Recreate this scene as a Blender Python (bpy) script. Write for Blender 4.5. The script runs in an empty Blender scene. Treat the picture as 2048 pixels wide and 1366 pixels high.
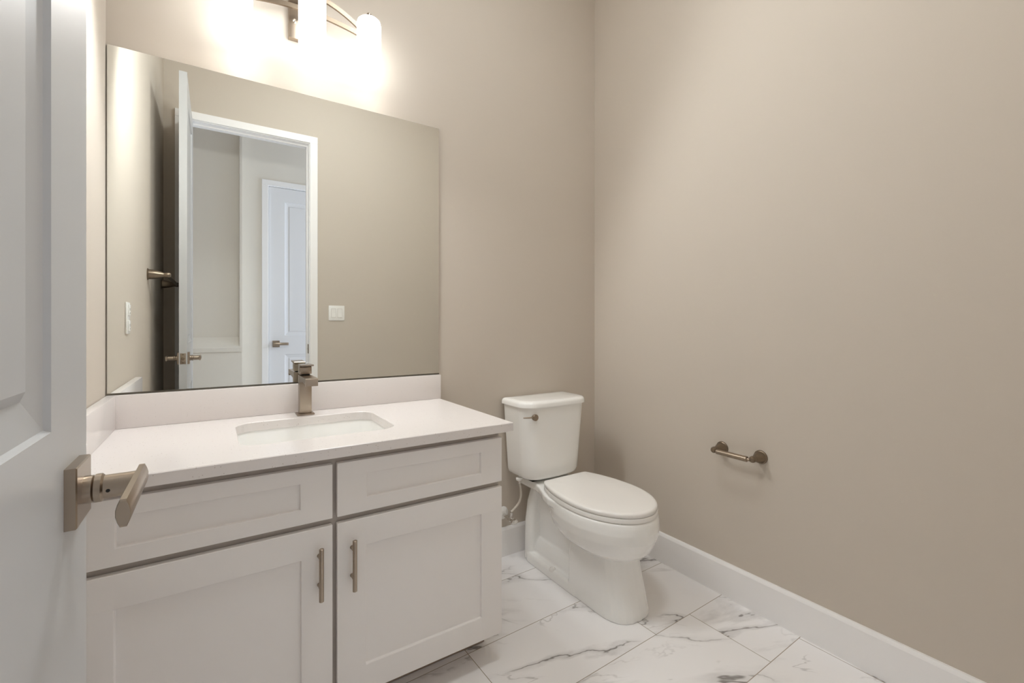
import bpy, bmesh, math, random
from mathutils import Vector, Matrix
PI = math.pi
R = math.radians
SC = bpy.context.scene
COL = SC.collection

# ------------------------------------------------------------------ camera
cam = bpy.data.cameras.new('camera')
cam.sensor_width = 36.0
cam.lens = 906.0 * 36.0 / 2048.0
cam.shift_y = -33.0 / 2048.0
cam.clip_start = 0.01
cam_o = bpy.data.objects.new('camera', cam)
cam_o.location = (0.2843, -1.85, 1.1085)
cam_o.rotation_euler = (R(90), 0, R(-33.15))
COL.objects.link(cam_o)
SC.camera = cam_o

# ------------------------------------------------------------------ world, exposure
SC.view_settings.view_transform = 'Standard'
SC.view_settings.look = 'None'
SC.view_settings.gamma = 1.0
SC.view_settings.use_curve_mapping = False
SC.view_settings.exposure = 0.68
w = bpy.data.worlds.new('world')
SC.world = w
w.use_nodes = True
w.node_tree.nodes['Background'].inputs[0].default_value = (0.75, 0.87, 1.0, 1)
w.node_tree.nodes['Background'].inputs[1].default_value = 1.0
LAMP = 4.0            # emission of the opal glass shades
SHADE_SPOT = 6.2            # watts of the unseen spot added in front of each vanity shade
FILL_DOME = 20.0           # emission of the added ceiling fill's diffuser
LAMP_COL = (0.96, 0.99, 1.0, 1)
SC.cycles.max_bounces = 18
SC.cycles.diffuse_bounces = 14
SC.cycles.glossy_bounces = 6

# daylight entering the hall through the window in its right-hand end
dl = bpy.data.lights.new('hall_daylight', 'AREA')
dl.shape = 'RECTANGLE'
dl.size, dl.size_y = 0.95, 1.9
dl.energy = 40.0
dl.color = (0.66, 0.78, 1.0)
dlo = bpy.data.objects.new('hall_daylight', dl)
dlo.location = (3.10, -2.55, 1.55)
dlo.rotation_euler = (0, R(90), 0)
COL.objects.link(dlo)

# ------------------------------------------------------------------ materials
def mat(name, col, rough=0.5, metal=0.0, **kw):
    m = bpy.data.materials.new(name)
    m.use_nodes = True
    b = m.node_tree.nodes['Principled BSDF']
    b.inputs['Base Color'].default_value = (*col, 1)
    b.inputs['Roughness'].default_value = rough
    b.inputs['Metallic'].default_value = metal
    for k, v in kw.items():
        b.inputs[k.replace('_', ' ')].default_value = v
    return m

def N(m, kind, **kw):
    n = m.node_tree.nodes.new(kind)
    for k, v in kw.items():
        setattr(n, k, v)
    return n

def L(m, a, b):
    m.node_tree.links.new(a, b)

def math_n(m, op, a, b=None, c=None):
    n = N(m, 'ShaderNodeMath', operation=op)
    for i, v in enumerate((a, b, c)):
        if v is None:
            continue
        if isinstance(v, (int, float)):
            n.inputs[i].default_value = v
        else:
            L(m, v, n.inputs[i])
    return n.outputs[0]

def bump(m, scale, strength, dist=0.001, detail=2.0):
    tc = N(m, 'ShaderNodeTexCoord')
    no = N(m, 'ShaderNodeTexNoise')
    no.inputs['Scale'].default_value = scale
    no.inputs['Detail'].default_value = detail
    L(m, tc.outputs['Object'], no.inputs['Vector'])
    bp = N(m, 'ShaderNodeBump')
    bp.inputs['Strength'].default_value = strength
    bp.inputs['Distance'].default_value = dist
    L(m, no.outputs['Fac'], bp.inputs['Height'])
    L(m, bp.outputs['Normal'], m.node_tree.nodes['Principled BSDF'].inputs['Normal'])

def sr(r, g, b):
    f = lambda c: (c / 255 / 12.92) if c / 255 <= 0.04045 else ((c / 255 + 0.055) / 1.055) ** 2.4
    return (f(r), f(g), f(b))

M_WALL = mat('greige_wall_paint', (0.585, 0.527, 0.458), 0.85)
bump(M_WALL, 260, 0.12, 0.0008)
M_HALLWALL = mat('pale_hall_wall_paint', sr(226, 221, 212), 0.85)
bump(M_HALLWALL, 260, 0.1, 0.0008)
M_CEIL = mat('white_ceiling_paint', sr(238, 236, 232), 0.9)
bump(M_CEIL, 180, 0.2, 0.001)
M_TRIM = mat('white_trim_paint', sr(244, 243, 243), 0.42)
M_DOOR = mat('shaded_white_door_paint', sr(193, 194, 195), 0.38)  # white paint greyed to imitate the weaker light on this door
M_DOOR_HALL = mat('lit_white_door_paint', sr(232, 233, 236), 0.4)  # same white paint, left undimmed for the brighter hall
M_CAB = mat('warm_grey_cabinet_paint', sr(238, 235, 233), 0.45)
M_CABIN = mat('shade_darkened_frame_paint', sr(190, 183, 176), 0.5)  # cabinet colour darkened to imitate shade in the gaps between the fronts
M_TOE = mat('shade_darkened_toe_kick', sr(150, 134, 120), 0.7)  # cabinet colour browned down to imitate shade under the doors
M_CER = mat('white_glazed_ceramic', sr(246, 246, 244), 0.08)
M_CER.node_tree.nodes['Principled BSDF'].inputs['Coat Weight'].default_value = 0.4
M_SEAT = mat('white_seat_plastic', sr(240, 238, 235), 0.22)
M_NICK = mat('satin_nickel', sr(170, 156, 141), 0.3, 1.0)
bump(M_NICK, 900, 0.05, 0.0003)
M_BRZ = mat('aged_nickel', sr(138, 124, 108), 0.34, 1.0)
M_CHR = mat('bright_chrome', sr(225, 222, 218), 0.12, 1.0)
M_BLACK = mat('dark_recess', (0.012, 0.011, 0.010), 0.6)
M_GLASS = mat('mirror_silver', sr(244, 246, 243), 0.0, 1.0)
M_EDGE = mat('mirror_edge', sr(105, 100, 90), 0.25, 0.6)
M_PLATE = mat('white_plate_plastic', sr(240, 239, 236), 0.3)
M_HOSE = mat('white_supply_hose', sr(214, 207, 196), 0.5)
M_BUMP = mat('clear_rubber', sr(190, 200, 190), 0.4)

M_SHADE = bpy.data.materials.new('lit_opal_glass')
M_SHADE.use_nodes = True
_b = M_SHADE.node_tree.nodes['Principled BSDF']
_b.inputs['Base Color'].default_value = (0.9, 0.88, 0.85, 1)
_b.inputs['Roughness'].default_value = 0.3
_b.inputs['Emission Color'].default_value = LAMP_COL
_b.inputs['Emission Strength'].default_value = LAMP

M_FILL_DOME = M_SHADE.copy()
M_FILL_DOME.name = 'added_fill_diffuser'
M_FILL_DOME.node_tree.nodes['Principled BSDF'].inputs['Emission Strength'].default_value = FILL_DOME
M_FILL_DOME.node_tree.nodes['Principled BSDF'].inputs['Emission Color'].default_value = (0.94, 0.985, 1.0, 1)

# quartz: near white with tiny warm grey specks
M_QTZ = mat('speckled_white_quartz', sr(231, 226, 224), 0.22)
def _quartz(m):
    b = m.node_tree.nodes['Principled BSDF']
    tc = N(m, 'ShaderNodeNewGeometry')
    vo = N(m, 'ShaderNodeTexVoronoi', feature='F1')
    vo.inputs['Scale'].default_value = 170
    L(m, tc.outputs['Position'], vo.inputs['Vector'])
    sep = N(m, 'ShaderNodeSeparateColor')
    L(m, vo.outputs['Color'], sep.inputs[0])
    spot = math_n(m, 'LESS_THAN', vo.outputs['Distance'], 0.22)
    pick = math_n(m, 'GREATER_THAN', sep.outputs[0], 0.80)
    f = math_n(m, 'MULTIPLY', spot, pick)
    f = math_n(m, 'MULTIPLY', f, math_n(m, 'MULTIPLY', sep.outputs[1], 0.55))
    mx = N(m, 'ShaderNodeMix', data_type='RGBA')
    mx.inputs[6].default_value = (*sr(231, 226, 224), 1)
    mx.inputs[7].default_value = (*sr(150, 132, 116), 1)
    L(m, f, mx.inputs[0])
    L(m, mx.outputs[2], b.inputs['Base Color'])
_quartz(M_QTZ)

# marble-look porcelain tiles, 30 x 60 cm, third-offset courses, laid 1.6 degrees off the wall
M_FLOOR = mat('marble_look_floor_tile', (0.8, 0.78, 0.75), 0.22)
def _floor(m):
    b = m.node_tree.nodes['Principled BSDF']
    g = N(m, 'ShaderNodeNewGeometry')
    mp = N(m, 'ShaderNodeMapping', vector_type='TEXTURE')
    mp.inputs['Location'].default_value = (1.603, -0.774, 0)
    mp.inputs['Rotation'].default_value = (0, 0, R(1.6))
    L(m, g.outputs['Position'], mp.inputs['Vector'])
    sp = N(m, 'ShaderNodeSeparateXYZ')
    L(m, mp.outputs[0], sp.inputs[0])
    u, v = sp.outputs[0], sp.outputs[1]
    vr = math_n(m, 'DIVIDE', v, 0.300)
    row = math_n(m, 'FLOOR', vr)
    us = math_n(m, 'ADD', math_n(m, 'DIVIDE', u, 0.600), math_n(m, 'MULTIPLY', math_n(m, 'MINIMUM', row, 0.0), 1 / 3))
    col = math_n(m, 'FLOOR', us)
    fu = math_n(m, 'FRACT', us)
    fv = math_n(m, 'FRACT', vr)
    du = math_n(m, 'MULTIPLY', math_n(m, 'MINIMUM', fu, math_n(m, 'SUBTRACT', 1.0, fu)), 0.600)
    dv = math_n(m, 'MULTIPLY', math_n(m, 'MINIMUM', fv, math_n(m, 'SUBTRACT', 1.0, fv)), 0.300)
    d = math_n(m, 'MINIMUM', du, dv)
    grout = math_n(m, 'LESS_THAN', d, 0.0012)
    # every tile has its own cut of stone
    cb = N(m, 'ShaderNodeCombineXYZ')
    L(m, math_n(m, 'MULTIPLY', col, 3.7), cb.inputs[0])
    L(m, math_n(m, 'MULTIPLY', row, 5.3), cb.inputs[1])
    L(m, math_n(m, 'MULTIPLY', math_n(m, 'ADD', row, col), 2.9), cb.inputs[2])
    ad = N(m, 'ShaderNodeVectorMath', operation='ADD')
    L(m, mp.outputs[0], ad.inputs[0]); L(m, cb.outputs[0], ad.inputs[1])
    # stretch the veins along a diagonal
    mr = N(m, 'ShaderNodeMapping', vector_type='TEXTURE')
    mr.inputs['Rotation'].default_value = (0, 0, R(-28))
    mr.inputs['Scale'].default_value = (2.3, 0.9, 1.0)
    L(m, ad.outputs[0], mr.inputs['Vector'])
    def vein(scale, width, seed, dist, detail=7.0):
        of = N(m, 'ShaderNodeVectorMath', operation='ADD')
        of.inputs[1].default_value = (seed, seed * 1.7, seed * 0.6)
        L(m, mr.outputs[0], of.inputs[0])
        no = N(m, 'ShaderNodeTexNoise')
        no.inputs['Scale'].default_value = scale
        no.inputs['Detail'].default_value = detail
        no.inputs['Roughness'].default_value = 0.55
        no.inputs['Distortion'].default_value = dist
        L(m, of.outputs[0], no.inputs['Vector'])
        a = math_n(m, 'ABSOLUTE', math_n(m, 'SUBTRACT', no.outputs['Fac'], 0.5))
        q = N(m, 'ShaderNodeMapRange', interpolation_type='SMOOTHSTEP')
        q.inputs['From Min'].default_value = 0.0
        q.inputs['From Max'].default_value = width
        q.inputs['To Min'].default_value = 1.0
        q.inputs['To Max'].default_value = 0.0
        L(m, a, q.inputs['Value'])
        return q.outputs[0]
    def mask(scale, lo, hi, seed):
        of = N(m, 'ShaderNodeVectorMath', operation='ADD')
        of.inputs[1].default_value = (seed, -seed, seed * 2)
        L(m, ad.outputs[0], of.inputs[0])
        no = N(m, 'ShaderNodeTexNoise')
        no.inputs['Scale'].default_value = scale
        no.inputs['Detail'].default_value = 2
        L(m, of.outputs[0], no.inputs['Vector'])
        q = N(m, 'ShaderNodeMapRange')
        q.inputs['From Min'].default_value = lo
        q.inputs['From Max'].default_value = hi
        L(m, no.outputs['Fac'], q.inputs['Value'])
        return q.outputs[0]
    fine = math_n(m, 'MULTIPLY', vein(2.3, 0.009, 3.1, 0.35, 6.0), mask(3.2, 0.38, 0.52, 1.3))
    soft = math_n(m, 'MULTIPLY', vein(2.3, 0.05, 3.1, 0.35, 6.0), mask(3.2, 0.37, 0.58, 1.3))
    thin = math_n(m, 'MULTIPLY', vein(3.6, 0.010, 11.7, 0.6, 5.0), mask(4.0, 0.46, 0.60, 7.7))
    f = math_n(m, 'ADD', math_n(m, 'MULTIPLY', fine, 0.62), math_n(m, 'MULTIPLY', soft, 0.26))
    f = math_n(m, 'ADD', f, math_n(m, 'MULTIPLY', thin, 0.30))
    f = math_n(m, 'MINIMUM', f, 0.8)
    mx = N(m, 'ShaderNodeMix', data_type='RGBA')
    mx.inputs[6].default_value = (*sr(246, 245, 246), 1)
    mx.inputs[7].default_value = (*sr(104, 98, 94), 1)
    L(m, f, mx.inputs[0])
    m2 = N(m, 'ShaderNodeMix', data_type='RGBA')
    m2.inputs[7].default_value = (*sr(158, 147, 134), 1)
    L(m, grout, m2.inputs[0])
    L(m, mx.outputs[2], m2.inputs[6])
    L(m, m2.outputs[2], b.inputs['Base Color'])
    ro = math_n(m, 'ADD', 0.2, math_n(m, 'MULTIPLY', grout, 0.5))
    L(m, ro, b.inputs['Roughness'])
_floor(M_FLOOR)

# ------------------------------------------------------------------ object helpers
WLOC = {}
def root(name, label, cat, loc, group=None, kind=None):
    o = bpy.data.objects.new(name, None)
    o.empty_display_size = 0.05
    COL.objects.link(o)
    o.location = loc
    WLOC[o] = Vector(loc)
    if label: o['label'] = label
    if cat: o['category'] = cat
    if group: o['group'] = group
    if kind: o['kind'] = kind
    return o

def obj(name, bm, m, parent=None, smooth=True, angle=35, origin=None):
    """link the bmesh (drawn in world coordinates) as one mesh object, origin at its bounding-box centre"""
    bmesh.ops.recalc_face_normals(bm, faces=bm.faces)
    co = [v.co for v in bm.verts]
    lo = Vector([min(c[i] for c in co) for i in range(3)])
    hi = Vector([max(c[i] for c in co) for i in range(3)])
    og = Vector(origin) if origin else (lo + hi) / 2
    bmesh.ops.translate(bm, verts=bm.verts, vec=-og)
    for f in bm.faces:
        f.smooth = smooth
    me = bpy.data.meshes.new(name)
    bm.to_mesh(me)
    bm.free()
    if smooth:
        me.set_sharp_from_angle(angle=R(angle))
    ms = m if isinstance(m, (list, tuple)) else [m]
    for k in ms:
        me.materials.append(k)
    o = bpy.data.objects.new(name, me)
    COL.objects.link(o)
    WLOC[o] = og
    if parent:
        o.parent = parent
        o.location = og - WLOC[parent]
    else:
        o.location = og
    return o

def tag(o, label, cat, group=None):
    o['label'] = label
    o['category'] = cat
    if group: o['group'] = group
    return o

def struct(name, bm, m, parent=None, **kw):
    o = obj(name, bm, m, parent, **kw)
    if parent is None:
        o['kind'] = 'structure'
    return o

def B(): return bmesh.new()

def add_box(bm, x0, x1, y0, y1, z0, z1, bev=0.0, seg=2):
    r = bmesh.ops.create_cube(bm, size=1.0)
    vs = r['verts']
    for v in vs:
        v.co = Vector(((x0 + x1) / 2 + v.co.x * (x1 - x0), (y0 + y1) / 2 + v.co.y * (y1 - y0), (z0 + z1) / 2 + v.co.z * (z1 - z0)))
    if bev:
        es = set()
        for v in vs: es.update(v.link_edges)
        bmesh.ops.bevel(bm, geom=list(es), offset=bev, segments=seg, profile=0.5, affect='EDGES', clamp_overlap=True)
    return bm

def box(*a, **k): return add_box(B(), *a, **k)

def loft(bm, rings, cap0=True, cap1=True, closed=True):
    rv = [[bm.verts.new(p) for p in r] for r in rings]
    n = len(rv[0])
    for a, b in zip(rv[:-1], rv[1:]):
        for i in range(n if closed else n - 1):
            j = (i + 1) % n
            bm.faces.new((a[i], a[j], b[j], b[i]))
    if cap0: bm.faces.new(rv[0][::-1])
    if cap1: bm.faces.new(rv[-1])
    return bm

def lathe(bm, prof, origin, axis, n=32, cap0=True, cap1=True):
    """prof: list of (radius, distance along axis)"""
    ax = Vector(axis).normalized()
    u = ax.orthogonal().normalized()
    w_ = ax.cross(u)
    o = Vector(origin)
    rings = [[o + ax * d + (u * math.cos(t) + w_ * math.sin(t)) * max(r, 1e-5) for t in (2 * PI * i / n for i in range(n))] for r, d in prof]
    return loft(bm, rings, cap0, cap1)

def tube(bm, pts, r, n=16, flat=None):
    """round tube along a polyline"""
    pts = [Vector(p) for p in pts]
    rings = []
    prev = None
    for i, p in enumerate(pts):
        t = (pts[min(i + 1, len(pts) - 1)] - pts[max(i - 1, 0)]).normalized()
        if prev is None:
            u = t.orthogonal().normalized()
        else:
            u = (prev - t * prev.dot(t)).normalized()
        prev = u
        w_ = t.cross(u)
        rr = r[i] if isinstance(r, (list, tuple)) else r
        rings.append([p + (u * math.cos(a) + w_ * math.sin(a)) * rr for a in (2 * PI * k / n for k in range(n))])
    return loft(bm, rings)

def bez(p0, p1, p2, p3, n=16):
    p0, p1, p2, p3 = map(Vector, (p0, p1, p2, p3))
    return [p0 * (1 - t) ** 3 + p1 * 3 * t * (1 - t) ** 2 + p2 * 3 * t * t * (1 - t) + p3 * t ** 3 for t in (i / n for i in range(n + 1))]

def rrect(cx, cy, hx, hy, r, z, n=8):
    """rounded rectangle ring in the xy plane"""
    out = []
    for k, (sx, sy) in enumerate(((1, 1), (-1, 1), (-1, -1), (1, -1))):
        for i in range(n + 1):
            a = k * PI / 2 + PI / 2 * i / n
            out.append(Vector((cx + sx * (hx - r) + r * math.cos(a), cy + sy * (hy - r) + r * math.sin(a), z)))
    return out

def panel_slab(us, vs, th, M, panels, prof, both=False):
    """a slab w x h x th; cells of the grid named in `panels` carry a stepped profile [(inset, depth)...]; M(u, v, d) -> world"""
    bm = B()
    def face(sgn, d0):
        cache = {}
        def V(u, v, d):
            k = (round(u, 6), round(v, 6), round(d, 6))
            if k not in cache:
                cache[k] = bm.verts.new(M(u, v, d))
            return cache[k]
        for i in range(len(us) - 1):
            for j in range(len(vs) - 1):
                u0, u1, v0, v1 = us[i], us[i + 1], vs[j], vs[j + 1]
                if panels and (i, j) in panels and sgn is not None:
                    prev = [(u0, v0, d0), (u1, v0, d0), (u1, v1, d0), (u0, v1, d0)]
                    for ins, dep in prof:
                        d = d0 + sgn * dep
                        cur = [(u0 + ins, v0 + ins, d), (u1 - ins, v0 + ins, d), (u1 - ins, v1 - ins, d), (u0 + ins, v1 - ins, d)]
                        for k in range(4):
                            q = (k + 1) % 4
                            bm.faces.new((V(*prev[k]), V(*prev[q]), V(*cur[q]), V(*cur[k])))
                        prev = cur
                    bm.faces.new([V(*p) for p in prev])
                else:
                    bm.faces.new((V(u0, v0, d0), V(u1, v0, d0), V(u1, v1, d0), V(u0, v1, d0)))
    face(1, 0.0)
    face(-1 if both else None, th)
    def side(a, b):
        bm.faces.new([bm.verts.new(p) for p in (M(*a, 0), M(*b, 0), M(*b, th), M(*a, th))])
    for i in range(len(us) - 1):
        side((us[i], vs[0]), (us[i + 1], vs[0])); side((us[i], vs[-1]), (us[i + 1], vs[-1]))
    for j in range(len(vs) - 1):
        side((us[0], vs[j]), (us[0], vs[j + 1])); side((us[-1], vs[j]), (us[-1], vs[j + 1]))
    bmesh.ops.remove_doubles(bm, verts=bm.verts, dist=1e-5)
    return bm

def soften(o, width=0.0012, seg=2):
    md = o.modifiers.new('edge', 'BEVEL')
    md.width = width
    md.segments = seg
    md.limit_method = 'ANGLE'
    md.angle_limit = R(40)
    md.harden_normals = False
    return o

# ------------------------------------------------------------------ room shell
RW, FW, CH = 2.038, -1.83, 3.05          # right wall x, front wall y, ceiling height
OX0, OX1, OZ = 0.119, 0.865, 2.462       # rough edges of the door opening
WT = 0.115
HY = -3.10                               # far wall of the hall
HX0, HX1 = -1.3, 3.20

struct('floor', box(HX0, HX1 + 0.1, HY - 0.1, 0.1, -0.08, 0.0), M_FLOOR, smooth=False)
struct('ceiling', box(HX0, HX1 + 0.1, HY - 0.1, 0.1, CH, CH + 0.08), M_CEIL, smooth=False)
struct('wall_back', box(-0.1, RW + 0.1, 0.0, 0.1, 0, CH), M_WALL, smooth=False)
struct('wall_left', box(-0.1, 0.0, FW, 0.0, 0, CH), M_WALL, smooth=False)
struct('wall_right', box(RW, RW + 0.1, FW, 0.0, 0, CH), M_WALL, smooth=False)
bm = B()
add_box(bm, HX0, OX0 - 0.018, FW - WT, FW, 0, CH)
add_box(bm, OX1 + 0.018, HX1, FW - WT, FW, 0, CH)
add_box(bm, OX0 - 0.018, OX1 + 0.018, FW - WT, FW, OZ + 0.018, CH)
struct('wall_front', bm, M_WALL, smooth=False)
struct('wall_hall_left', box(HX0 - 0.1, HX0, HY, FW - WT, 0, CH), M_HALLWALL, smooth=False)
D2X0, D2X1, D2Z = 0.709, 1.47, 2.449     # hall door opening
bm = B()
add_box(bm, HX0, D2X0 - 0.018, HY - 0.1, HY, 0, CH)
add_box(bm, D2X1 + 0.018, HX1, HY - 0.1, HY, 0, CH)
add_box(bm, D2X0 - 0.018, D2X1 + 0.018, HY - 0.1, HY, D2Z + 0.018, CH)
struct('wall_hall_far', bm, M_HALLWALL, smooth=False)
# right end of the hall, around its window
bm = B()
add_box(bm, HX1, HX1 + 0.1, HY, -3.03, 0, CH)
add_box(bm, HX1, HX1 + 0.1, -2.07, FW - WT, 0, CH)
add_box(bm, HX1, HX1 + 0.1, -3.03, -2.07, 0, 0.6)
add_box(bm, HX1, HX1 + 0.1, -3.03, -2.07, 2.5, CH)
struct('wall_hall_right', bm, M_HALLWALL, smooth=False)
bm = B()
for y0, y1, z0, z1 in ((-3.03, -2.985, 0.6, 2.5), (-2.115, -2.07, 0.6, 2.5), (-2.985, -2.115, 0.6, 0.645), (-2.985, -2.115, 2.455, 2.5), (-2.985, -2.115, 1.53, 1.57)):
    add_box(bm, HX1 + 0.03, HX1 + 0.08, y0, y1, z0, z1)
struct('window_1', bm, M_TRIM, smooth=False)

# projecting wall with a framed recess at the left of the hall
nx1, ny, nr = 0.480, -2.95, 0.055
bm = B()
add_box(bm, HX0, nx1, HY, ny - nr, 0, CH)
add_box(bm, HX0, nx1, ny - nr, ny, 0, 0.868)
add_box(bm, nx1 - 0.018, nx1, ny - nr, ny, 0.868, CH)
add_box(bm, HX0, -0.05, ny - nr, ny, 0.868, CH)
struct('wall_hall_niche', bm, M_HALLWALL, smooth=False)
bm = B()
prof = [(ny - nr, 0.868), (ny + 0.012, 0.868), (ny + 0.012, 0.903), (ny + 0.004, 0.908), (ny - nr, 1.0)]
loft(bm, [[Vector((x, y, z)) for y, z in prof] for x in (-0.05, nx1 - 0.0185)])
add_box(bm, nx1 - 0.018, nx1 + 0.004, ny, ny + 0.012, 0.868, 0.903)
struct('trim_3', bm, M_HALLWALL, smooth=False)

# baseboards
def bboard(name, pts_box, axis):
    x0, x1, y0, y1 = pts_box
    bm = B()
    h, e = 0.136, 0.006
    if axis == '+y':      # wall is at y1, board faces -y
        prof = [(y1, 0), (y0, 0), (y0, h - 0.012), (y0 + 0.003, h - 0.004), (y0 + e, h), (y1, h)]
        loft(bm, [[Vector((x, y, z)) for y, z in prof] for x in (x0, x1)])
    elif axis == '-y':
        prof = [(y0, 0), (y1, 0), (y1, h - 0.012), (y1 - 0.003, h - 0.004), (y1 - e, h), (y0, h)]
        loft(bm, [[Vector((x, y, z)) for y, z in prof] for x in (x0, x1)])
    elif axis == '+x':    # wall at x1
        prof = [(x1, 0), (x0, 0), (x0, h - 0.012), (x0 + 0.003, h - 0.004), (x0 + e, h), (x1, h)]
        loft(bm, [[Vector((x, y, z)) for x, z in prof] for y in (y0, y1)])
    else:
        prof = [(x0, 0), (x1, 0), (x1, h - 0.012), (x1 - 0.003, h - 0.004), (x1 - e, h), (x0, h)]
        loft(bm, [[Vector((x, y, z)) for x, z in prof] for y in (y0, y1)])
    return struct(name, bm, M_TRIM, smooth=True, angle=20)
bboard('baseboard_back', (1.085, RW - 0.016, -0.015, 0.0), '+y')
bboard('baseboard_right', (RW - 0.015, RW, FW + 0.016, 0.0), '+x')
bboard('baseboard_left', (0.0, 0.015, FW, -0.64), '-x')
bboard('baseboard_front', (0.935, RW, FW, FW + 0.015), '-y')
bboard('baseboard_hall_far', (0.485, 0.645, HY, HY + 0.015), '-y')

# door casings: jamb, stop and flat casing with a small back band
def casing(name, x0, x1, zt, yr, yh, sgn, w_=0.066):
    """opening x0..x1 up to zt; yr = face the casing sits on, yh = other face of the wall; sgn = direction the casing projects"""
    bm = B()
    t = 0.016 * sgn
    ys = sorted((yr, yr + t))
    yj = sorted((yr, yh))
    for a, b in ((x0 - 0.018, x0), (x1, x1 + 0.018)):
        add_box(bm, a, b, yj[0], yj[1], 0, zt + 0.018)
    add_box(bm, x0, x1, yj[0], yj[1], zt, zt + 0.018)
    rv = 0.005
    a0, a1 = x0 - rv - w_ + 0.012, x1 + rv + w_ - 0.012
    # flat boards, mitred look at the head
    add_box(bm, a0, x0 - rv, ys[0], ys[1], 0, zt + rv, bev=0.002)
    add_box(bm, x1 + rv, a1, ys[0], ys[1], 0, zt + rv, bev=0.002)
    add_box(bm, a0, a1, ys[0], ys[1], zt + rv, zt + rv + w_ - 0.016, bev=0.002)
    # stop
    ym = yr - sgn * 0.045
    s = sorted((ym, ym - sgn * 0.035))
    add_box(bm, x0, x0 + 0.010, s[0], s[1], 0, zt)
    add_box(bm, x1 - 0.010, x1, s[0], s[1], 0, zt)
    add_box(bm, x0 + 0.010, x1 - 0.010, s[0], s[1], zt - 0.010, zt)
    return struct(name, bm, M_TRIM, smooth=False)
trim_1 = casing('trim_1', OX0, OX1, OZ, FW, FW - WT, 1)
st = box(OX1 - 0.0025, OX1 + 0.0, FW - 0.042, FW - 0.004, 0.895, 0.965, bev=0.0012)
lathe(st, [(0.011, 0), (0.011, 0.003)], (OX1 - 0.0028, FW - 0.012, 0.93), (-1, 0, 0), n=20)
obj('strike_plate', st, M_BRZ, trim_1)['label'] = 'dark metal strike plate'
casing('trim_2', D2X0, D2X1, D2Z, HY, HY - 0.1, 1)

# ------------------------------------------------------------------ doors with two moulded panels
DPROF = [(0.003, 0.005), (0.030, 0.011), (0.034, 0.012), (0.044, 0.006)]
def lever_handle(parent, at, nx, reach, name='door_handle'):
    """square rose on the face whose normal is nx (a unit axis), lever reaching along `reach`"""
    n = Vector(nx); rdir = Vector(reach); o = Vector(at)
    up = Vector((0, 0, 1))
    def W(a, b, c): return o + n * a + rdir * b + up * c
    bm = B()
    rings = []
    for a, h in ((0.0, 0.0315), (0.0088, 0.0315), (0.010, 0.0303)):
        rings.append([W(a, sx * h, sy * h) for sx, sy in ((1, 1), (-1, 1), (-1, -1), (1, -1))])
    loft(bm, rings)
    hd = obj(name, bm, M_NICK, parent, smooth=True, angle=25)
    bm = B()
    lathe(bm, [(0.0145, 0.010), (0.0145, 0.017), (0.0130, 0.0185), (0.0152, 0.019), (0.0152, 0.0245), (0.0135, 0.026), (0.0128, 0.0265), (0.0128, 0.058)], o, n, n=32)
    obj('neck', bm, M_NICK, hd)
    bm = B()
    rings = []
    for b in (-0.030, -0.0285, 0.102, 0.1035):
        k = 0.88 if b in (-0.030, 0.1035) else 1.0
        ring = []
        for cx_, cz_ in ((0.0026, 0.0132), (0.0046, 0.0085), (0.0060, 0.003), (0.0060, -0.003), (0.0046, -0.0085), (0.0026, -0.0132)):
            ring.append(W(0.0555 + cx_ * k, b, cz_ * k))
        for cx_, cz_ in ((0.0026, -0.0132), (0.0046, -0.0085), (0.0060, -0.003), (0.0060, 0.003), (0.0046, 0.0085), (0.0026, 0.0132)):
            ring.append(W(0.0555 - cx_ * k, b, cz_ * k))
        rings.append(ring)
    loft(bm, rings)
    obj('lever', bm, M_NICK, hd, smooth=True, angle=40)
    bm = B()
    lathe(bm, [(0.0019, 0), (0.0019, 0.0008)], W(0.031, 0.0124, -0.0012), rdir, n=12)
    obj('set_screw', bm, M_BLACK, hd)
    return hd

# bathroom door, open at a right angle into the room
DX0, DX1, DY0, DY1, DZ = 0.120, 0.155, -1.832, -1.122, 2.452
st_ = 0.137
W_ = DY1 - DY0
us = [0, st_, W_ - st_, W_]
vs = [0, 0.24, 0.75, 1.000, DZ - 0.137, DZ - 0.008]
bm = panel_slab(us, vs, DX1 - DX0, lambda u, v, d: Vector((DX1 - d, DY0 + u, 0.008 + v)), {(1, 1), (1, 3)}, DPROF, both=True)
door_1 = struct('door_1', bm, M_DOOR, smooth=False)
HYc, HZ = -1.186, 0.930
lever_handle(door_1, (DX1, HYc, HZ), (1, 0, 0), (0, -1, 0))
lever_handle(door_1, (DX0, HYc, HZ), (-1, 0, 0), (0, -1, 0))
bm = box(DX0 + 0.005, DX1 - 0.005, DY1, DY1 + 0.0015, HZ - 0.0285, HZ + 0.0285, bev=0.0006)
lp = obj('latch_plate', bm, M_NICK, door_1)
bm = B()
lathe(bm, [(0.0085, 0.0), (0.0085, 0.007), (0.007, 0.0085)], ((DX0 + DX1) / 2, DY1 + 0.0013, HZ), (0, 1, 0), n=20)
obj('latch_bolt', bm, M_BRZ, lp)
for dz in (-0.0215, 0.0215):
    bm = B()
    lathe(bm, [(0.0038, 0.0), (0.003, 0.001)], ((DX0 + DX1) / 2, DY1 + 0.0013, HZ + dz), (0, 1, 0), n=14)
    obj('screw', bm, M_BRZ, lp)
for z in (0.25, 0.95, 1.65, 2.25):
    bm = B()
    lathe(bm, [(0.006, 0), (0.006, 0.09)], (DX0 - 0.004, DY0 + 0.026, z - 0.045), (0, 0, 1), n=14)
    obj('hinge', bm, M_NICK, door_1)

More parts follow.
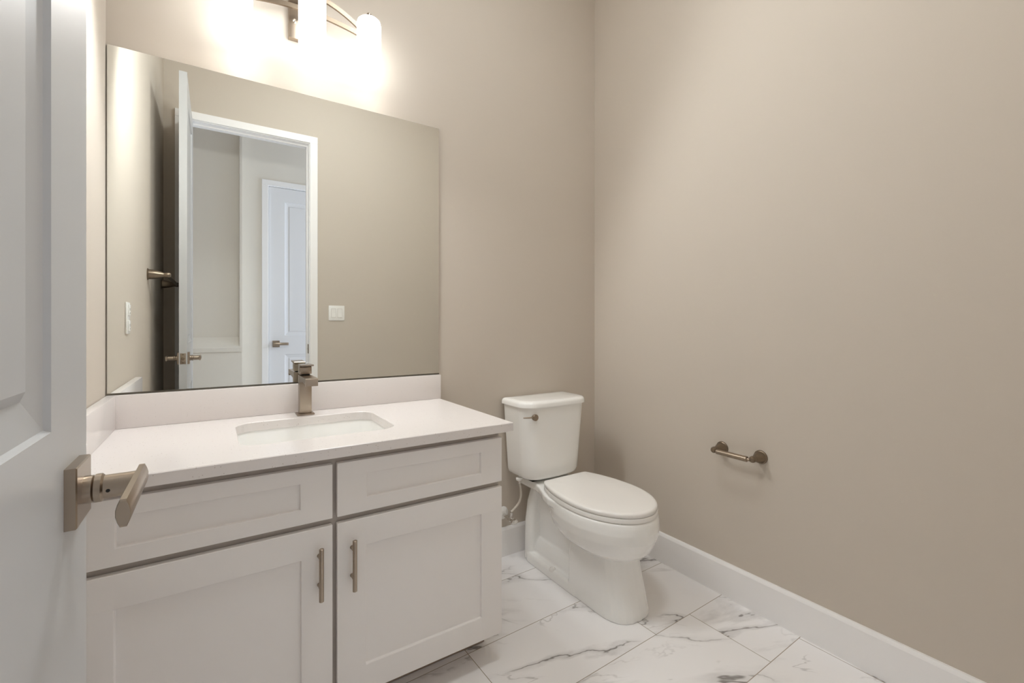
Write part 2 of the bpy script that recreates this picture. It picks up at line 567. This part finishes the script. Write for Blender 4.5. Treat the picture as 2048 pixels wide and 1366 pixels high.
# closed white door across the hall
W2 = D2X1 - D2X0 - 0.006
us = [0, 0.137, W2 - 0.137, W2]
vs = [0, 0.24, 0.812, 0.998, D2Z - 0.145, D2Z - 0.012]
bm = panel_slab(us, vs, 0.035, lambda u, v, d: Vector((D2X0 + 0.003 + u, HY - 0.006 - d, 0.008 + v)), {(1, 1), (1, 3)}, DPROF)
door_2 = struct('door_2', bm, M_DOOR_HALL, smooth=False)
lever_handle(door_2, (D2X0 + 0.063, HY - 0.006, 0.925), (0, 1, 0), (1, 0, 0))

# ------------------------------------------------------------------ vanity cabinet
VX0, VX1, VF = 0.002, 1.073, -0.5590      # carcass x range, face-frame front
van = root('vanity_cabinet', 'warm grey shaker vanity cabinet with two doors below two drawer fronts', 'cabinet', (0.54, -0.29, 0))
CT0, CT1 = 0.7590, 0.7875                # countertop underside, top
bm = B()
add_box(bm, VX0, VX0 + 0.018, VF + 0.02, -0.002, 0.09, 0.735)
add_box(bm, VX1 - 0.018, VX1, VF + 0.02, -0.002, 0.09, 0.735)
add_box(bm, VX0 + 0.018, VX1 - 0.018, VF + 0.02, -0.002, 0.09, 0.108)
add_box(bm, VX0 + 0.018, VX1 - 0.018, -0.014, -0.002, 0.108, 0.735)
obj('carcass', bm, M_CAB, van, smooth=False)
bm = B()
for a, b, c, d in ((VX0, 0.045, 0.09, CT0), (1.040, VX1, 0.09, CT0), (0.528, 0.571, 0.108, CT0)):
    add_box(bm, a, b, VF, VF + 0.02, c, d)
for a, b in ((0.045, 0.528), (0.571, 1.040)):
    for c, d in ((0.09, 0.125), (0.562, 0.61), (0.715, CT0)):
        add_box(bm, a, b, VF, VF + 0.02, c, d)
obj('face_frame', bm, M_CABIN, van, smooth=False)
bm = B()
add_box(bm, VX0, VX1 - 0.004, -0.470, -0.454, 0.002, 0.09)
add_box(bm, VX1 - 0.020, VX1 - 0.004, -0.454, -0.002, 0.002, 0.09)
add_box(bm, VX0, VX0 + 0.016, -0.454, -0.002, 0.002, 0.09)
obj('toe_kick', bm, M_TOE, van, smooth=False)
SH = [(0.0012, 0.0008), (0.0022, 0.0085)]
def shaker(name, x0, x1, z0, z1, s, r):
    us = [0, s, x1 - x0 - s, x1 - x0]
    vs = [0, r, z1 - z0 - r, z1 - z0]
    bm = panel_slab(us, vs, 0.018, lambda u, v, d: Vector((x0 + u, VF - 0.022 + d, z0 + v)), {(1, 1)}, SH)
    return soften(obj(name, bm, M_CAB, van, smooth=True, angle=25), 0.001)
def pull(parent, x, zc):
    bm = B()
    ln, r = 0.136, 0.0059
    y = VF - 0.022 - 0.030
    lathe(bm, [(r * 0.8, 0), (r, 0.001), (r, ln - 0.001), (r * 0.8, ln)], (x, y, zc - ln / 2), (0, 0, 1), n=20)
    h = obj('handle', bm, M_NICK, parent)
    for dz in (-0.038, 0.038):
        bm = B()
        lathe(bm, [(0.0058, 0.0), (0.0045, 0.004), (0.0042, 0.026)], (x, VF - 0.022, zc + dz), (0, -1, 0), n=16)
        obj('post', bm, M_NICK, h)
for x0, x1, hx in ((0.026, 0.5435, 0.5105), (0.5555, 1.073, 0.594)):
    shaker('drawer_front', x0, x1, 0.5945, 0.7380, 0.077, 0.0375)
    d = shaker('door', x0, x1, 0.0953, 0.5765, 0.075, 0.0735)
    pull(d, hx, 0.4665)

# ------------------------------------------------------------------ countertop with undermount cut-out, splashes
CX1, CF = 1.104, -0.602
top = root('countertop', 'white speckled quartz countertop with backsplash and side splash on the grey vanity', 'countertop', (0.552, -0.3, CT0))
SX, SY, SHX, SHY, SR = 0.550, -0.297, 0.214, 0.166, 0.055
bm = B()
hole = rrect(SX, SY, SHX, SHY, SR, 0)
def to_rect(p, x0, x1, y0, y1):
    d = p - Vector((SX, SY, 0))
    k = min(((x1 - SX) / d.x if d.x > 1e-9 else (x0 - SX) / d.x if d.x < -1e-9 else 1e9),
            ((y1 - SY) / d.y if d.y > 1e-9 else (y0 - SY) / d.y if d.y < -1e-9 else 1e9))
    return Vector((SX + d.x * k, SY + d.y * k, 0))
ox0, ox1, oy0, oy1 = 0.002, CX1, CF, -0.002
outer = [to_rect(p, ox0, ox1, oy0, oy1) for p in hole]
for c in ((ox1, oy1), (ox0, oy1), (ox0, oy0), (ox1, oy0)):       # snap the nearest ray to each corner
    c = Vector((*c, 0))
    i = min(range(len(outer)), key=lambda q: (outer[q] - c).length)
    outer[i] = c
e = 0.002
def ring(src, z, dx=0.0):
    return [Vector((p.x, p.y, z)) for p in src]
outer_in = []
for p in outer:
    outer_in.append(Vector((min(max(p.x, ox0 + 0), ox1 - e), min(max(p.y, oy0 + e), oy1), 0)))
hole_out = rrect(SX, SY, SHX + e, SHY + e, SR + e, 0)
loft(bm, [ring(hole, CT0), ring(hole, CT1 - e), ring(hole_out, CT1), ring(outer_in, CT1), ring(outer, CT1 - e), ring(outer, CT0)], False, False)
# close the underside
vv = list(bm.verts)
n = len(hole)
bm.verts.ensure_lookup_table()
for i in range(n):
    j = (i + 1) % n
    bm.faces.new((bm.verts[i], bm.verts[j], bm.verts[5 * n + j], bm.verts[5 * n + i]))
obj('slab', bm, M_QTZ, top, smooth=False)
BS = 0.8915
obj('backsplash', box(0.002, CX1 + 0.003, -0.0225, -0.002, CT1 + 0.0003, BS, bev=0.0015), M_QTZ, top)
obj('side_splash', box(0.002, 0.026, CF + 0.003, -0.0228, CT1 + 0.0003, BS, bev=0.0015), M_QTZ, top)

# undermount basin
bm = B()
g = 0.004
rings = [rrect(SX, SY, SHX + 0.022, SHY + 0.022, SR + 0.02, CT0 - 0.012), rrect(SX, SY, SHX + 0.022, SHY + 0.022, SR + 0.02, CT0 - 0.0006),
         rrect(SX, SY, SHX + g, SHY + g, SR + g, CT0 - 0.0006)]
for k, (ins, dz, rr) in enumerate(((0.004, 0.010, 0.056), (0.009, 0.05, 0.056), (0.016, 0.085, 0.058), (0.028, 0.108, 0.062), (0.05, 0.121, 0.066), (0.10, 0.127, 0.05), (0.15, 0.130, 0.015))):
    rings.append(rrect(SX, SY, SHX + g - ins, SHY + g - ins, rr, CT0 - dz))
loft(bm, rings, False, True)
out = [rrect(SX, SY, SHX + 0.022, SHY + 0.022, SR + 0.02, CT0 - 0.012)]
for ins, dz, rr in ((0.004, 0.02, 0.056), (0.01, 0.09, 0.056), (0.03, 0.13, 0.062), (0.09, 0.142, 0.06)):
    out.append(rrect(SX, SY, SHX + 0.012 - ins, SHY + 0.012 - ins, rr, CT0 - dz))
loft(bm, out, False, True)
bmesh.ops.remove_doubles(bm, verts=bm.verts, dist=1e-5)
sink = obj('sink_basin', bm, M_CER, smooth=True, angle=40)
tag(sink, 'white rectangular undermount sink basin set below the quartz countertop', 'sink')
bm = B()
lathe(bm, [(0.0, 0.0), (0.024, 0.0), (0.024, 0.003), (0.019, 0.0042), (0.0, 0.0035)], (SX, SY, CT0 - 0.1297), (0, 0, 1), n=28, cap0=False, cap1=False)
obj('drain', bm, M_NICK, sink)

# ------------------------------------------------------------------ faucet
FX, FY = 0.552, -0.076
fau = root('faucet', 'square brushed nickel single-handle faucet standing behind the sink', 'faucet', (FX, FY, CT1))
obj('base', box(FX - 0.0285, FX + 0.0285, FY - 0.0285, FY + 0.0285, CT1 + 0.0002, CT1 + 0.0058, bev=0.0015), M_NICK, fau)
obj('body', box(FX - 0.0195, FX + 0.0195, FY - 0.021, FY + 0.021, CT1 + 0.0055, 0.929, bev=0.0016), M_NICK, fau)
bm = B()
prof = [(FY - 0.0205, 0.9045), (FY - 0.0205, 0.929), (-0.2125, 0.929), (-0.2155, 0.9278), (-0.217, 0.925), (-0.217, 0.9035), (-0.2115, 0.9035), (-0.2115, 0.9100), (-0.16, 0.9115)]
loft(bm, [[Vector((x, y, z)) for y, z in prof] for x in (FX - 0.0195, FX + 0.0195)])
obj('spout', bm, M_NICK, fau, smooth=True, angle=30)
obj('neck', box(FX - 0.014, FX + 0.014, FY - 0.016, FY + 0.016, 0.929, 0.9335), M_BLACK, fau)
hb = obj('handle', box(FX - 0.0195, FX + 0.0195, FY - 0.021, FY + 0.021, 0.9335, 0.9585, bev=0.0014), M_NICK, fau)
bm = B()
prof = [(FY + 0.021, 0.9585), (FY + 0.021, 0.966), (FY + 0.018, 0.968), (FY - 0.062, 0.9695), (FY - 0.062, 0.9645), (FY - 0.020, 0.9625), (FY - 0.016, 0.9585)]
loft(bm, [[Vector((x, y, z)) for y, z in prof] for x in (FX - 0.0195, FX + 0.0195)])
obj('lever', bm, M_NICK, hb, smooth=True, angle=30)

# ------------------------------------------------------------------ mirror
MX0, MX1, MZ0, MZ1 = 0.004, 1.1045, 0.8945, 1.9715
mir = root('mirror', 'large frameless rectangular mirror on the wall above the sink', 'mirror', ((MX0 + MX1) / 2, -0.003, MZ0))
bm = box(MX0, MX1, -0.0065, -0.001, MZ0, MZ1)
gl = obj('glass', bm, [M_EDGE, M_GLASS], mir, smooth=False)
for p in gl.data.polygons:
    if p.normal.y < -0.9: p.material_index = 1
bm = B()
add_box(bm, MX0, MX1, -0.0085, -0.0068, BS + 0.0006, MZ0 + 0.003)
add_box(bm, MX0, MX1, -0.0068, -0.001, BS + 0.0006, MZ0 - 0.0002)
obj('channel', bm, M_EDGE, mir, smooth=False)

# ------------------------------------------------------------------ vanity light
LX = 0.557
vl = root('vanity_light', 'three-light vanity fixture with arched brushed nickel bands and glowing white cylinder shades above the mirror', 'wall lamp', (LX, 0, 2.16))
bp_ = obj('backplate', box(0.506, 0.608, -0.024, -0.0005, 2.160, 2.385, bev=0.0015), M_NICK, vl)
bm = B()
lathe(bm, [(0.006, 0), (0.006, 0.006), (0.003, 0.010)], (0.524, -0.024, 2.222), (0, -1, 0), n=16)
obj('cap_nut', bm, M_CHR, bp_)
bm = B()
lathe(bm, [(0.006, 0), (0.006, 0.006), (0.003, 0.010)], (0.590, -0.024, 2.222), (0, -1, 0), n=16)
obj('cap_nut', bm, M_CHR, bp_)
HALF = 0.214
def band(z_end, z_mid):
    bm = B()
    rings = []
    for i in range(33):
        t = -1 + 2 * i / 32
        x = LX + HALF * t
        zc = z_mid + (z_end - z_mid) * t * t
        y = -0.066 - 0.0 * t
        sl = 2 * (z_end - z_mid) * t / HALF
        k = math.sqrt(1 + sl * sl)
        dx, dz = -sl / k * 0.008, 1 / k * 0.008
        rings.append([Vector((x - dx, y - 0.004, zc - dz)), Vector((x - dx, y + 0.004, zc - dz)), Vector((x + dx, y + 0.004, zc + dz)), Vector((x + dx, y - 0.004, zc + dz))])
    loft(bm, rings)
    return obj('arched_band', bm, M_BRZ, vl, smooth=True, angle=30)
band(2.236, 2.318)
band(2.222, 2.250)
for zc in (2.250, 2.318):
    obj('bracket', box(LX - 0.012, LX + 0.012, -0.062, -0.024, zc - 0.007, zc + 0.007, bev=0.001), M_NICK, vl)
SZ0, SZ1, SRD = 2.060, 2.266, 0.0442
for dx, yy in ((-HALF, -0.110), (0.008, -0.148), (HALF, -0.110)):
    x = LX + dx
    bm = B()
    lathe(bm, [(0.020, SZ1 + 0.0), (0.036, SZ1 - 0.001), (0.041, SZ1 - 0.006), (SRD, SZ1 - 0.018), (SRD, SZ0), (SRD - 0.004, SZ0), (SRD - 0.004, SZ1 - 0.02), (0.036, SZ1 - 0.010), (0.020, SZ1 - 0.006)],
          (x, yy, 0), (0, 0, 1), n=40, cap0=False, cap1=False)
    bm.faces.ensure_lookup_table()
    s = obj('shade', bm, M_SHADE, vl, smooth=True, angle=50)
    s['label'] = 'glowing white opal glass cylinder'
    bm = B()
    lathe(bm, [(0.030, SZ1 + 0.0008), (0.030, SZ1 + 0.003), (0.0085, SZ1 + 0.005), (0.0085, SZ1 + 0.024), (0.007, SZ1 + 0.026)], (x, yy, 0), (0, 0, 1), n=28)
    obj('socket_cap', bm, M_NICK, s)
    bm = B()
    tube(bm, [(x, -0.070, SZ1 + 0.012 if dx else SZ1 + 0.040), (x, yy + 0.006, SZ1 + 0.012)], 0.005, n=12)
    obj('arm', bm, M_NICK, vl)
    li = bpy.data.lights.new('shade_spot', 'SPOT')  # unseen spot added in front of the shade to light the room
    li.energy = SHADE_SPOT
    li.color = LAMP_COL[:3]
    li.spot_size = R(180)
    li.spot_blend = 0.35
    li.shadow_soft_size = 0.04
    lo = bpy.data.objects.new('shade_spot', li)
    COL.objects.link(lo)
    lo.parent = vl
    lo.location = Vector((x, yy - 0.09, 2.13)) - WLOC[vl]
    lo.rotation_euler = (R(-57), 0, 0)

# ------------------------------------------------------------------ fill light added on the ceiling, out of view, to brighten the room
cl = root('added_ceiling_fill', 'unseen round white fill light added in the middle of the bathroom ceiling', 'added fill light', (1.02, -0.98, CH))
bm = B()
lathe(bm, [(0.185, 0.0), (0.185, 0.018), (0.178, 0.024), (0.172, 0.024)], (1.02, -0.98, CH - 0.0003), (0, 0, -1), n=48)
obj('base', bm, M_PLATE, cl)
bm = B()
lathe(bm, [(0.172, 0.0245), (0.168, 0.045), (0.148, 0.066), (0.105, 0.082), (0.05, 0.089), (0.0005, 0.090)], (1.02, -0.98, CH), (0, 0, -1), n=48)
obj('diffuser', bm, M_FILL_DOME, cl, smooth=True, angle=60)

# ------------------------------------------------------------------ toilet
TX = 1.613
toi = root('toilet', 'white two-piece elongated toilet with closed lid beside the vanity', 'toilet', (TX, -0.38, 0))
def egg(z, hw, yc, bf, bb, yclip=None, n=72, p=1.0, cx=TX):
    out = []
    for i in range(n):
        t = 2 * PI * i / n
        c, s = math.cos(t), math.sin(t)
        cc = math.copysign(abs(c) ** p, c)
        ss = math.copysign(abs(s) ** p, s)
        y = yc - (bf if ss > 0 else bb) * ss
        if yclip is not None: y = min(y, yclip)
        out.append(Vector((cx + hw * cc, y, z)))
    return out
def pedr(z, hw, yf, yb, n=12):
    pts = []
    rb = 0.012
    for k in range(n + 1):
        a = PI * k / n
        c, s_ = math.cos(a), math.sin(a)
        pts.append(Vector((TX + hw * math.copysign(abs(c) ** 0.78, c), yf + 0.14 - 0.14 * abs(s_) ** 0.72, z)))
    return [Vector((TX + hw, yb - rb, z)), *pts, Vector((TX - hw, yb - rb, z)), Vector((TX - hw + rb, yb, z)), Vector((TX + hw - rb, yb, z))]
bm = B()
# bowl and front pedestal
loft(bm, [pedr(0.0, 0.107, -0.696, -0.392), pedr(0.02, 0.106, -0.695, -0.392), pedr(0.08, 0.103, -0.680, -0.392),
          pedr(0.14, 0.101, -0.664, -0.392), pedr(0.20, 0.099, -0.652, -0.392), pedr(0.245, 0.098, -0.648, -0.392)])
loft(bm, [egg(0.215, 0.070, -0.53, 0.105, 0.12), egg(0.222, 0.104, -0.515, 0.150, 0.20), egg(0.232, 0.130, -0.51, 0.184, 0.235), egg(0.248, 0.149, -0.505, 0.206, 0.255),
          egg(0.272, 0.165, -0.50, 0.224, 0.27), egg(0.305, 0.177, -0.50, 0.238, 0.28), egg(0.340, 0.182, -0.50, 0.243, 0.28),
          egg(0.365, 0.180, -0.50, 0.241, 0.27), egg(0.379, 0.1765, -0.50, 0.2375, 0.26), egg(0.3845, 0.172, -0.50, 0.233, 0.25)])
# rear foot flange, bench over the trap, web, rear column
def foot(z, hw, y0, y1, r):
    return [Vector((p.x, p.y, z)) for p in rrect(TX, (y0 + y1) / 2, hw, (y1 - y0) / 2, r, 0)]
loft(bm, [foot(0.0, 0.110, -0.50, -0.055, 0.07), foot(0.034, 0.107, -0.50, -0.058, 0.068), foot(0.042, 0.099, -0.50, -0.066, 0.06)])
loft(bm, [foot(0.0, 0.072, -0.50, -0.075, 0.03), foot(0.055, 0.070, -0.50, -0.08, 0.03), foot(0.085, 0.064, -0.50, -0.085, 0.03), foot(0.105, 0.050, -0.50, -0.09, 0.03)])
loft(bm, [foot(0.0, 0.042, -0.50, -0.075, 0.03), foot(0.33, 0.042, -0.50, -0.075, 0.03)])
loft(bm, [foot(0.0, 0.100, -0.125, -0.060, 0.026), foot(0.18, 0.096, -0.122, -0.060, 0.026), foot(0.27, 0.082, -0.118, -0.060, 0.024), foot(0.36, 0.05, -0.115, -0.062, 0.02)])
# deck that carries the tank, flaring into the rim
def deck(z, k):
    hp = [(-0.035, 0.106), (-0.12, 0.106), (-0.17, 0.108), (-0.21, 0.117), (-0.25, 0.134), (-0.29, 0.152), (-0.34, 0.166), (-0.42, 0.168)]
    pts = [Vector((TX + w_ * k, y, z)) for y, w_ in hp] + [Vector((TX - w_ * k, y, z)) for y, w_ in hp[::-1]]
    return pts
loft(bm, [deck(0.345, 0.93), deck(0.356, 1.0), deck(0.379, 1.0), deck(0.384, 0.97)])
bmesh.ops.recalc_face_normals(bm, faces=bm.faces)
bowl = obj('bowl', bm, M_CER, toi, smooth=True)
md = bowl.modifiers.new('fuse', 'REMESH'); md.mode = 'VOXEL'; md.voxel_size = 0.0036; md.use_smooth_shade = True
md = bowl.modifiers.new('glaze', 'SMOOTH'); md.iterations = 6; md.factor = 0.5
dg = bpy.context.evaluated_depsgraph_get()
me = bpy.data.meshes.new_from_object(bowl.evaluated_get(dg))
bowl.modifiers.clear()
bowl.data = me
for p in me.polygons: p.use_smooth = True
if not me.materials: me.materials.append(M_CER)
bm = B()
lathe(bm, [(0.0145, 0.0), (0.0145, 0.006), (0.012, 0.011), (0.006, 0.0145), (0.0, 0.0155)], (TX - 0.097, -0.288, 0.0345), (0, 0, 1), n=24, cap1=False)
obj('bolt_cap', bm, M_SEAT, toi)
bm = B()
lathe(bm, [(0.0145, 0.0), (0.0145, 0.006), (0.012, 0.011), (0.006, 0.0145), (0.0, 0.0155)], (TX + 0.097, -0.288, 0.0345), (0, 0, 1), n=24, cap1=False)
obj('bolt_cap', bm, M_SEAT, toi)

# tank
def tank_ring(z, hw, yf, yb=-0.018, r=0.05, bow=0.012, n=10):
    out = []
    hy = (yb - yf) / 2
    cy = (yb + yf) / 2
    rb = 0.012
    def arc(cx, cy_, rr, a0):
        for i in range(n + 1):
            a = a0 + PI / 2 * i / n
            out.append(Vector((cx + rr * math.cos(a), cy_ + rr * math.sin(a), z)))
    arc(TX + hw - rb, yb - rb, rb, 0)
    arc(TX - hw + rb, yb - rb, rb, PI / 2)
    arc(TX - hw + r, yf + r, r, PI)
    for i in range(1, 12):
        x = TX - hw + r + (2 * (hw - r)) * i / 12
        out.append(Vector((x, yf, z)))
    arc(TX + hw - r, yf + r, r, 1.5 * PI)
    for p in out:
        if p.y < cy:
            p.y -= bow * (1 - ((p.x - TX) / hw) ** 2)
    return out
bm = B()
TB, TT = 0.397, 0.735
rg = [tank_ring(TB, 0.125, -0.165, r=0.05), tank_ring(TB + 0.004, 0.143, -0.180, r=0.055), tank_ring(TB + 0.014, 0.155, -0.190, r=0.06), tank_ring(TB + 0.03, 0.1605, -0.1945, r=0.062)]
for i in range(1, 7):
    t = i / 6
    rg.append(tank_ring(TB + 0.03 + (TT - TB - 0.03) * t, 0.1605 + 0.0225 * t, -0.1945 - 0.010 * t, r=0.062))
loft(bm, rg)
tk = obj('tank', bm, M_CER, toi, smooth=True, angle=50)
bm = B()
rg = [tank_ring(TT + 0.0006, 0.186, -0.208, yb=-0.016, r=0.064), tank_ring(TT + 0.002, 0.192, -0.214, yb=-0.012, r=0.066), tank_ring(TT + 0.016, 0.1915, -0.2135, yb=-0.012, r=0.066),
      tank_ring(TT + 0.024, 0.188, -0.210, yb=-0.014, r=0.064), tank_ring(TT + 0.0285, 0.181, -0.203, yb=-0.02, r=0.06), tank_ring(TT + 0.0305, 0.165, -0.187, yb=-0.035, r=0.05), tank_ring(TT + 0.0315, 0.09, -0.12, yb=-0.07, r=0.02)]
loft(bm, rg)
obj('tank_lid', bm, M_CER, toi, smooth=True, angle=60)
bm = B()
hx, hy, hz = TX - 0.133, -0.2045, 0.694
lathe(bm, [(0.013, -0.006), (0.0145, 0.0), (0.0148, 0.010), (0.0135, 0.012)], (hx, hy, hz), (-0.12, -1, 0), n=28)
fh = obj('flush_handle', bm, M_NICK, toi)
bm = B()
tube(bm, [(hx - 0.010, hy - 0.004, hz + 0.001), (hx - 0.03, hy - 0.0, hz + 0.001), (hx - 0.053, hy + 0.012, hz + 0.001)], [0.0036, 0.0033, 0.0030], n=12)
obj('lever', bm, M_NICK, fh)
bm = B()
add_box(bm, TX - 0.105, TX + 0.105, -0.150, -0.045, 0.3835, 0.3985)
obj('tank_gasket', bm, M_BLACK, toi, smooth=False)
# seat and lid
bm = B()
sy = -0.495
loft(bm, [egg(0.3868, 0.1735, sy, 0.2395, 0.33, -0.260), egg(0.3878, 0.1750, sy, 0.2410, 0.33, -0.258), egg(0.4025, 0.1755, sy, 0.2415, 0.33, -0.258), egg(0.4040, 0.1745, sy, 0.2405, 0.33, -0.260)])
obj('seat', bm, M_SEAT, toi, smooth=True, angle=50)
bm = B()
loft(bm, [egg(0.4062, 0.1730, sy, 0.238, 0.33, -0.254), egg(0.4070, 0.1742, sy, 0.2392, 0.332, -0.252), egg(0.4165, 0.1745, sy, 0.2395, 0.332, -0.252), egg(0.4205, 0.1725, sy, 0.2375, 0.331, -0.254),
          egg(0.4230, 0.167, sy, 0.232, 0.328, -0.259), egg(0.4242, 0.157, sy, 0.222, 0.32, -0.268), egg(0.4255, 0.08, sy, 0.13, 0.16, -0.33)])
obj('lid', bm, M_SEAT, toi, smooth=True, angle=60)
for sx in (-1, 1):
    bm = B()
    add_box(bm, TX + sx * 0.078 - 0.022, TX + sx * 0.078 + 0.022, -0.258, -0.232, 0.384, 0.406, bev=0.006, seg=3)
    obj('hinge', bm, M_SEAT, toi)
for x, y in ((TX - 0.090, -0.685), (TX + 0.090, -0.685), (TX - 0.155, -0.45), (TX + 0.155, -0.45)):
    obj('bumper', box(x - 0.008, x + 0.008, y - 0.008, y + 0.008, 0.4035, 0.4066), M_BUMP, toi)
    obj('bumper', box(x - 0.006, x + 0.006, y - 0.006, y + 0.006, 0.3838, 0.3872), M_BUMP, toi)

# ------------------------------------------------------------------ water supply
sup = root('water_supply_valve', 'chrome shut-off valve with a pale hose on the back wall left of the toilet', 'valve', (1.438, -0.03, 0.205))
bm = B()
lathe(bm, [(0.031, 0.0003), (0.030, 0.003), (0.022, 0.008), (0.012, 0.011), (0.010, 0.0115)], (1.438, 0, 0.205), (0, -1, 0), n=32)
obj('escutcheon', bm, M_PLATE, sup)
bm = B()
lathe(bm, [(0.0075, 0.010), (0.0075, 0.05), (0.011, 0.052), (0.011, 0.078), (0.007, 0.080), (0.006, 0.092)], (1.438, 0, 0.200), (0.05, -1, -0.06), n=24)
lathe(bm, [(0.008, 0.0), (0.008, 0.012), (0.0095, 0.013), (0.0095, 0.024), (0.006, 0.026)], (1.441, -0.064, 0.204), (0.25, 0, 1), n=18)
obj('valve_body', bm, M_CHR, sup)
bm = B()
rings = []
for d, k in ((0.088, 0.012), (0.090, 0.0175), (0.100, 0.0175), (0.102, 0.014)):
    c0 = Vector((1.438, 0, 0.200)); ax = Vector((0.05, -1, -0.06)).normalized()
    u = Vector((1, 0.05, 0)).normalized(); v_ = ax.cross(u)
    rings.append([c0 + ax * d + (u * math.cos(t) + v_ * math.sin(t) * 0.72) * k * (1 + 0.08 * math.cos(6 * t)) for t in (2 * PI * i / 36 for i in range(36))])
loft(bm, rings)
obj('valve_handle', bm, M_CHR, sup)
bm = B()
tube(bm, bez((1.446, -0.064, 0.229), (1.50, -0.064, 0.262), (1.500, -0.085, 0.29), (1.470, -0.095, 0.380), 24), 0.0052, n=14)
obj('hose', bm, M_HOSE, sup)
bm = B()
lathe(bm, [(0.0075, 0.0), (0.0085, 0.002), (0.0085, 0.012), (0.0075, 0.013)], (1.4712, -0.095, 0.370), (0, 0, 1), n=16)
obj('hose_nut', bm, M_CHR, sup)
bm = B()
lathe(bm, [(0.013, 0.0), (0.0155, 0.002), (0.0155, 0.010), (0.012, 0.0125)], (1.4712, -0.095, 0.3835), (0, 0, 1), n=20)
obj('coupling_nut', bm, M_PLATE, sup)

# ------------------------------------------------------------------ toilet paper holder (right wall)
def bell_post(bm, at, nrm, L_, r0=0.0260, knob=0.0125):
    lathe(bm, [(r0, 0.0003), (r0, 0.003), (r0 * 0.94, 0.0055), (r0 * 0.86, 0.0065), (r0 * 0.84, 0.010), (r0 * 0.74, 0.021), (r0 * 0.56, 0.033), (r0 * 0.46, 0.042), (r0 * 0.42, L_ - 0.015),
               (knob * 0.86, L_ - 0.010), (knob, L_ - 0.003), (knob * 0.97, L_ + 0.003), (knob * 0.7, L_ + 0.0085), (0.0005, L_ + 0.0115)], at, nrm, n=36)
tp = root('toilet_paper_holder', 'empty aged nickel toilet paper holder on the right wall', 'toilet paper holder', (RW, -0.836, 0.597))
ZP = 0.597
for y in (-0.757, -0.915):
    bm = B()
    bell_post(bm, (RW, y, ZP + 0.004), (-1, 0, 0), 0.060)
    obj('post', bm, M_BRZ, tp)
bm = B()
lathe(bm, [(0.006, 0.006), (0.006, 0.012), (0.0098, 0.0125), (0.0098, 0.060), (0.0108, 0.0605), (0.0108, 0.137), (0.0098, 0.138), (0.0062, 0.139), (0.0062, 0.152)], (RW - 0.060, -0.757, ZP), (0, -1, 0), n=28)
obj('roller', bm, M_NICK, tp)

# ------------------------------------------------------------------ towel bar (left wall, behind the door, seen in the mirror)
tb = root('towel_bar', 'nickel towel bar on the left wall behind the open door, seen in the mirror', 'towel bar', (0, -1.35, 1.36))
for y in (-1.02, -1.677):
    bm = B()
    lathe(bm, [(0.029, 0.0003), (0.029, 0.003), (0.026, 0.005), (0.0245, 0.006), (0.0235, 0.020), (0.0205, 0.038), (0.0150, 0.055), (0.0120, 0.064), (0.0118, 0.068), (0.0135, 0.074), (0.0138, 0.080), (0.0125, 0.087), (0.008, 0.0925), (0.0005, 0.094)], (0, y, 1.36), (1, 0, 0), n=36)
    obj('post', bm, M_BRZ, tb)
bm = B()
lathe(bm, [(0.0085, 0.004), (0.0085, 0.653)], (0.079, -1.02, 1.36), (0, -1, 0), n=24)
obj('bar', bm, M_BRZ, tb)

# ------------------------------------------------------------------ outlet and switch
ot = root('electrical_outlet', 'white electrical outlet on the left wall above the side splash, seen in the mirror', 'outlet', (0, -0.40, 1.135))
obj('cover_plate', box(0.0003, 0.0062, -0.437, -0.363, 1.075, 1.195, bev=0.0025), M_PLATE, ot)
for zc in (1.105, 1.165):
    f = obj('socket', box(0.0060, 0.0105, -0.4165, -0.3835, zc - 0.021, zc + 0.021, bev=0.003), M_PLATE, ot)
    bm = B()
    add_box(bm, 0.0104, 0.0108, -0.4085, -0.4065, zc - 0.002, zc + 0.008)
    add_box(bm, 0.0104, 0.0108, -0.3935, -0.3915, zc - 0.002, zc + 0.008)
    lathe(bm, [(0.0026, 0), (0.0026, 0.0004)], (0.0104, -0.40, zc - 0.011), (1, 0, 0), n=12)
    obj('slots', bm, M_BLACK, f)
SWX, SWZ = 1.062, 1.200
sw = root('light_switch', 'white double rocker light switch on the front wall beside the doorway, seen in the mirror', 'light switch', (SWX, FW, SWZ))
obj('cover_plate', box(SWX - 0.058, SWX + 0.058, FW + 0.0003, FW + 0.006, SWZ - 0.0575, SWZ + 0.0575, bev=0.0022), M_PLATE, sw)
for dx in (-0.023, 0.023):
    bm = B()
    add_box(bm, SWX + dx - 0.0172, SWX + dx + 0.0172, FW + 0.0058, FW + 0.0066, SWZ - 0.034, SWZ + 0.034)
    obj('rocker_frame', bm, M_CABIN, sw, smooth=False)
    bm = B()
    prof = [(FW + 0.006, -0.0325), (FW + 0.0105, -0.0325), (FW + 0.0075, 0.0), (FW + 0.0085, 0.0325), (FW + 0.006, 0.0325)]
    loft(bm, [[Vector((x, y, SWZ + z)) for y, z in prof] for x in (SWX + dx - 0.0158, SWX + dx + 0.0158)])
    obj('rocker', bm, M_PLATE, sw, smooth=False)
